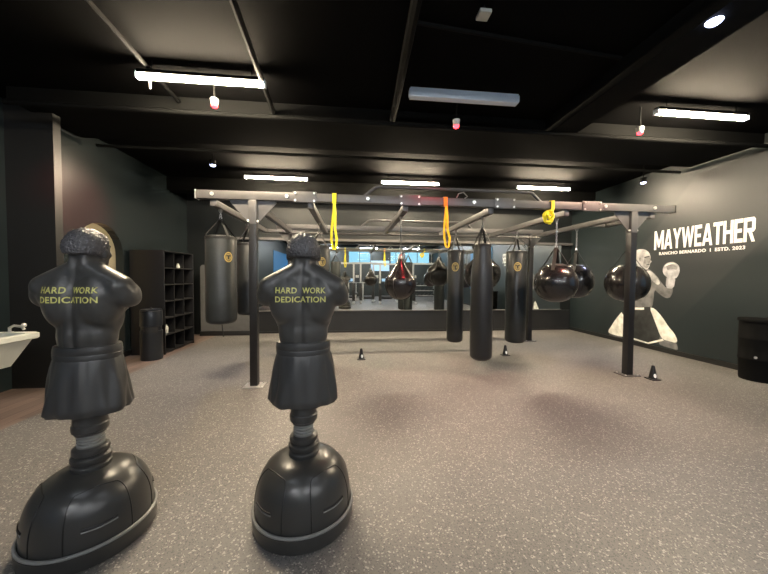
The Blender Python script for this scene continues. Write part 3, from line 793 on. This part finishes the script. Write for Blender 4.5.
# lettering
def wall_text(txt, name, y_left, z0, w_, h_, parent=None, bold=.03, spacing=1., sh=0.):
    me = text_mesh(txt, w_, h_, bold, .001, spacing)
    zs = [v.co.z for v in me.vertices]; z_lo = min(zs); z_hi = max(zs)
    for v in me.vertices:
        u, vv, ww = v.co; k = (ww-z_lo)/max(z_hi-z_lo, 1e-6)
        v.co = (XR-.001-.004*k, y_left-u, z0+vv)
    me.name = name; me.materials.clear(); me.materials.append(M_white); o = bpy.data.objects.new(name, me); COL.objects.link(o)
    if parent: o.parent = parent
    return o
wl = thing('wall_lettering', 'large white lettering on the dark right wall', 'lettering')
GL = {  # block capitals in a unit box, as stroke polygons
 'M': (.20, [[(0,0),(.22,0),(.22,1),(0,1)],[(.78,0),(1,0),(1,1),(.78,1)],[(.22,1),(.22,.62),(.42,.12),(.58,.12),(.5,.42)],[(.78,1),(.78,.62),(.58,.12),(.42,.12),(.5,.42)]]),
 'A': (.165, [[(0,0),(.25,0),(.60,1),(.36,1)],[(.75,0),(1,0),(.64,1),(.40,1)],[(.25,.18),(.75,.18),(.70,.34),(.30,.34)]]),
 'Y': (.155, [[(.37,0),(.63,0),(.63,.45),(.37,.45)],[(0,1),(.27,1),(.63,.42),(.37,.42)],[(1,1),(.73,1),(.37,.42),(.63,.42)]]),
 'W': (.22, [[(0,1),(.18,1),(.36,0),(.20,0)],[(.20,0),(.36,0),(.56,1),(.44,1)],[(.44,1),(.56,1),(.80,0),(.64,0)],[(.64,0),(.80,0),(1,1),(.82,1)]]),
 'E': (.12, [[(0,0),(.34,0),(.34,1),(0,1)],[(.34,0),(1,0),(1,.17),(.34,.17)],[(.34,.42),(.88,.42),(.88,.58),(.34,.58)],[(.34,.83),(1,.83),(1,1),(.34,1)]]),
 'T': (.14, [[(.34,0),(.66,0),(.66,.83),(.34,.83)],[(0,.83),(1,.83),(1,1),(0,1)]]),
 'H': (.145, [[(0,0),(.28,0),(.28,1),(0,1)],[(.72,0),(1,0),(1,1),(.72,1)],[(.28,.42),(.72,.42),(.72,.58),(.28,.58)]]),
 'R': (.15, [[(0,0),(.28,0),(.28,1),(0,1)],[(.28,.84),(.78,.84),(1,.92),(.86,1),(.28,1)],[(.72,.56),(1,.50),(1,.92),(.72,.84)],[(.28,.40),(.86,.40),(1,.50),(.72,.56),(.28,.56)],[(.42,.40),(.72,.40),(1,0),(.72,0)]]),
}
yy = 5.96
for k, ch_ in enumerate('MAYWEATHER'):
    w_l, polys = GL[ch_]
    lm = MB()
    for q, pl_ in enumerate(polys):
        lm.poly_prism(pl_, lambda u, v, w_: (XR-.001-.0003*q-w_, yy-u*w_l*.985, 2.10+v*.39), .003)
    lm.build('letter', M_white, wl, smooth=False)
    yy -= w_l+.0080
wall_text('RANCHO BERNARDO  I  ESTD. 2023', 'tagline', 5.85, 1.985, 1.42, .062, wl, .03, 1.1)

# mural of a boxer
mu = thing('boxer_mural', 'black and white mural of a shirtless boxer guarding with one glove on the right wall', 'mural')
def mural(name, pts, m, lay):
    off = .001+.0012*lay
    MB().poly_prism(pts, lambda u, v, w_: (XR-off-w_, u, v), .001).build(name, m, mu, smooth=False)
def smoothp(pts, it=2):
    for _ in range(it):
        o = []
        for i in range(len(pts)):
            a, b = pts[i], pts[(i+1) % len(pts)]
            o += [(a[0]*.78+b[0]*.22, a[1]*.78+b[1]*.22), (a[0]*.22+b[0]*.78, a[1]*.22+b[1]*.78)]
        pts = o
    return pts
S_ = smoothp
mural('leg', S_([(5.78, .36), (5.55, .30), (5.44, .24), (5.40, .10), (5.54, .11), (5.71, .12), (5.8, .15)]), M_dskin2, 0)
mural('leg', S_([(7.04, .13), (6.68, .12), (6.66, .10), (6.67, .095), (6.94, .093), (7.05, .10)]), M_dskin2, 0)
mural('torso', S_([(6.34, 1.81), (6.2, 1.75), (6.01, 1.68), (5.88, 1.55), (5.75, 1.38), (5.66, 1.29), (5.56, 1.23), (5.62, 1.1), (5.72, 1.12), (5.84, 1.20), (5.93, 1.28), (5.94, .99), (5.98, .86), (6.45, .81), (6.60, 1.18), (6.60, 1.66)]), M_dskin2, 0)
mural('shoulder_light', S_([(6.12, 1.68), (6.01, 1.66), (5.88, 1.53), (5.80, 1.41), (5.86, 1.36), (5.98, 1.46), (6.12, 1.55)]), M_dskin, 1)
mural('forearm', S_([(5.69, 1.36), (5.54, 1.33), (5.55, 1.21), (5.61, 1.1), (5.74, 1.16)]), M_dskin2, 1)
mural('hand_wrap', S_([(5.68, 1.57), (5.5, 1.53), (5.53, 1.30), (5.69, 1.31)], 1), M_mglove, 2)
mural('glove', S_([(5.76, 1.62), (5.76, 1.73), (5.69, 1.82), (5.56, 1.84), (5.45, 1.77), (5.42, 1.64), (5.49, 1.49), (5.67, 1.52)]), M_mglove, 3)
mural('glove_shade', S_([(5.69, 1.75), (5.58, 1.79), (5.47, 1.74), (5.48, 1.67), (5.58, 1.70), (5.67, 1.67)]), M_dface, 4)
mural('glove_highlight', S_([(5.73, 1.74), (5.68, 1.80), (5.57, 1.825), (5.48, 1.78), (5.58, 1.80), (5.68, 1.765)]), M_mwhite, 5)
mural('trunks', [(6.67, .79), (6.4, .85), (5.98, .90), (5.87, .58), (5.76, .36), (5.8, .18), (6.02, .105), (6.38, .10), (6.68, .12)], M_mblack, 2)
mural('trunks_side', S_([(6.02, .89), (5.9, .87), (5.74, .72), (5.6, .53), (5.5, .44), (5.42, .3), (5.45, .24), (5.61, .25), (5.71, .26), (5.78, .35), (5.87, .56)], 1), M_mwhite, 3)
mural('trunks_side', S_([(6.66, .76), (6.58, .16), (6.71, .12), (7.04, .14), (7.07, .20), (6.98, .34), (6.87, .51)], 1), M_mwhite, 3)
mural('waistband_patch', [(6.36, .85), (6.14, .87), (6.14, .82), (6.36, .80)], M_mwhite, 4)
mural('hem_band', [(6.38, .16), (6.03, .13), (5.71, .27), (5.69, .235), (6.01, .10), (6.37, .12)], M_mwhite, 4)
mural('head', S_([(6.42, 2.08), (6.34, 2.15), (6.17, 2.14), (6.06, 2.05), (6.03, 1.96), (6.035, 1.90), (6.00, 1.86), (6.04, 1.83), (6.05, 1.76), (6.10, 1.69), (6.23, 1.72), (6.36, 1.80)], 1), M_dskin, 3)
mural('face_shade', S_([(6.16, 1.98), (6.06, 1.99), (6.035, 1.92), (6.02, 1.87), (6.04, 1.83), (6.06, 1.76), (6.12, 1.71), (6.2, 1.80)]), M_dface, 4)
mural('brow', [(6.17, 1.97), (6.05, 1.985), (6.05, 1.965), (6.17, 1.945)], M_mblack, 5)
mural('mouth', [(6.12, 1.80), (6.05, 1.815), (6.05, 1.795), (6.12, 1.785)], M_mblack, 5)
mural('ear', S_([(6.30, 1.96), (6.25, 1.97), (6.24, 1.89), (6.28, 1.87)]), M_dface, 5)

# ================================================================ GYM BEHIND THE CAMERA (seen in the mirror)
boxobj('wall_daylight_patch', (-4.43, -6.6, .6), (-4.40, -1.6, 3.0), M_blue, 'added blue panel for cool daylight on the left wall, reflected in the mirror')  # added panel, cool daylight on the wall painted as blue
boxobj('wall_daylight_patch_right', (XR-.03, .8, .9), (XR-.001, 3.3, 2.9), M_blue, 'added blue panel for cool daylight on the right wall, reflected in the mirror')  # added out of view, blue colour stands in for cool daylight
def cable_machine(loc, rz, label):
    t = thing('cable_machine', label, 'exercise machine', loc, rz, 'cable machines behind the camera')
    for s_ in (-1, 1):
        MB().box((s_*.75, 0, 1.12), (.09, .09, 2.24), .005).build('upright', M_frame_w, t)
        MB().box((s_*.75, .05, .04), (.12, .9, .08), .005).build('foot', M_frame_w, t)
        MB().box((s_*.75, .16, .65), (.16, .14, 1.0), .005).build('weight_stack', M_pad, t)
        MB().cyl((s_*.60, 0, 1.45), (s_*.60, 0, 1.60), .05, n=14).build('pulley', M_bright, t)
        MB().tube([(s_*.60, 0, 1.5), (s_*.5, -.05, 1.2), (s_*.5, -.05, 1.05)], .01, 6).build('cable', M_pad, t)
    MB().box((0, 0, 2.28), (1.7, .09, .09), .005).build('top_beam', M_frame_w, t)
    return t
cm = cable_machine((-.2, -1.2, 0), 0, 'pale framed cable machine seen in the mirror left of the teardrop bag')
dup(cm, (2.1, -2.0, 0), .2, 'pale framed cable machine seen in the mirror right of the teardrop bag')
dup(cm, (-2.6, -3.6, 0), -.1, 'pale framed cable machine far left in the mirror')
dup(cm, (.9, -.9, 0), .05, 'pale framed cable machine nearest the middle of the mirror')
dup(cm, (4.3, -1.0, 0), -.15, 'pale framed cable machine right in the mirror beside the wall')
dup(cm, (-2.05, -.4, 0), .12, 'pale framed cable machine in the mirror beside the right dummy')
def bench(loc, rz, label):
    t = thing('weight_bench', label, 'bench', loc, rz, 'weight benches behind the camera')
    MB().box((0, 0, .43), (.28, 1.15, .08), .02).build('seat', M_pad, t)
    for y in (-.45, .45):
        MB().box((0, y, .20), (.06, .06, .38), .004).build('leg', M_frame_w, t)
        MB().box((0, y, .03), (.55, .07, .06), .004).build('foot', M_frame_w, t)
    for x in (-.45, .45): MB().box((x, .55, .56), (.06, .06, 1.12), .004).build('rack_upright', M_frame_w, t); 
    MB().box((0, .55, .12), (.9, .06, .06), .004).build('rack_cross', M_frame_w, t)
    MB().cyl((-.9, .50, 1.14), (.9, .50, 1.14), .014, n=10).build('barbell', M_bright, t)
    for x in (-.7, -.64, .64, .7): MB().cyl((x-.02, .50, 1.14), (x+.02, .50, 1.14), .2, n=24).build('plate', M_pad, t)
    return t
b0 = bench((.3, -3.2, 0), 0, 'black weight bench with barbell seen in the mirror, centre')
dup(b0, (3.3, -2.9, 0), .1, 'black weight bench with barbell seen in the mirror, right of centre')
dup(b0, (-1.9, -1.9, 0), -.1, 'black weight bench with barbell seen in the mirror, left')
def treadmill(loc, rz, label):
    t = thing('treadmill', label, 'exercise machine', loc, rz, 'treadmills behind the camera')
    MB().box((0, 0, .10), (.75, 1.6, .16), .03).build('deck', M_pad, t)
    for x in (-.36, .36):
        MB().tube([(x, .6, .15), (x, .72, 1.15), (x, .25, 1.0)], .03, 8).build('handrail', M_frame_w, t)
    MB().box((0, .72, 1.25), (.75, .10, .30), .03).build('console', M_pad, t)
    MB().box((0, .665, 1.28), (.4, .012, .2), .003).build('screen', M_screen, t)
    return t
t0 = treadmill((-1.2, -4.8, 0), PI, 'treadmill seen in the mirror, left one of the row')
dup(t0, (0, -4.8, 0), PI, 'treadmill seen in the mirror, second from the left of the row')
dup(t0, (1.2, -4.8, 0), PI, 'treadmill seen in the mirror, third from the left of the row')
dup(t0, (2.4, -4.8, 0), PI, 'treadmill seen in the mirror, right one of the row')
rk = thing('dumbbell_rack', 'pale dumbbell rack seen in the mirror near the windows', 'rack', (4.7, -3.2, 0))
for x in (-.8, .8): MB().box((x, 0, .5), (.06, .5, 1.0), .004).build('side_frame', M_frame_w, rk)
for z in (.3, .62, .95): MB().box((0, 0, z), (1.55, .4, .03), .002).build('tray', M_frame_w, rk)
db = None
for z, nm in ((.315, 'lowest'), (.635, 'middle'), (.965, 'top')):
    for k in range(6):
        x = 4.7-.65+.26*k
        if db is None:
            db = thing('dumbbell', 'black dumbbell on the %s tray of the mirrored rack' % nm, 'dumbbell', (x, -3.2, z), 0, 'dumbbells on the rack behind the camera')
            MB().cyl((0, -.07, .06), (0, .07, .06), .016, n=10).build('handle', M_bright, db)
            for y in (-.11, .11): MB().cyl((0, y-.045, .06), (0, y+.045, .06), .06, n=6).build('weight_head', M_pad, db)
        else: dup(db, (x, -3.2, z), 0, 'black dumbbell on the %s tray of the mirrored rack' % nm)
tv = thing('wall_television', 'pale blue television high on the far wall seen in the mirror', 'television', (2.2, YF+.06, 2.35))
MB().box((0, 0, 0), (1.5, .06, .85), .01).build('casing', M_pad, tv)
MB().box((0, .032, 0), (1.42, .01, .78), 0).build('screen', M_screen, tv)
# unseen warm light added to brighten the passage behind the arch
pt = thing('passage_fill_light', 'added unseen round light that brightens the cream passage behind the arch', 'ceiling light', (-5.1, 5.5, 3.70))
MB().lathe([(0, 0), (.14, 0), (.15, .02), (.14, .049), (0, .049)], n=24).build('diffuser', mat('passage_fill_diffuser', (.9, .85, .7), .5, emit=(1, .85, .6), estr=110), pt)
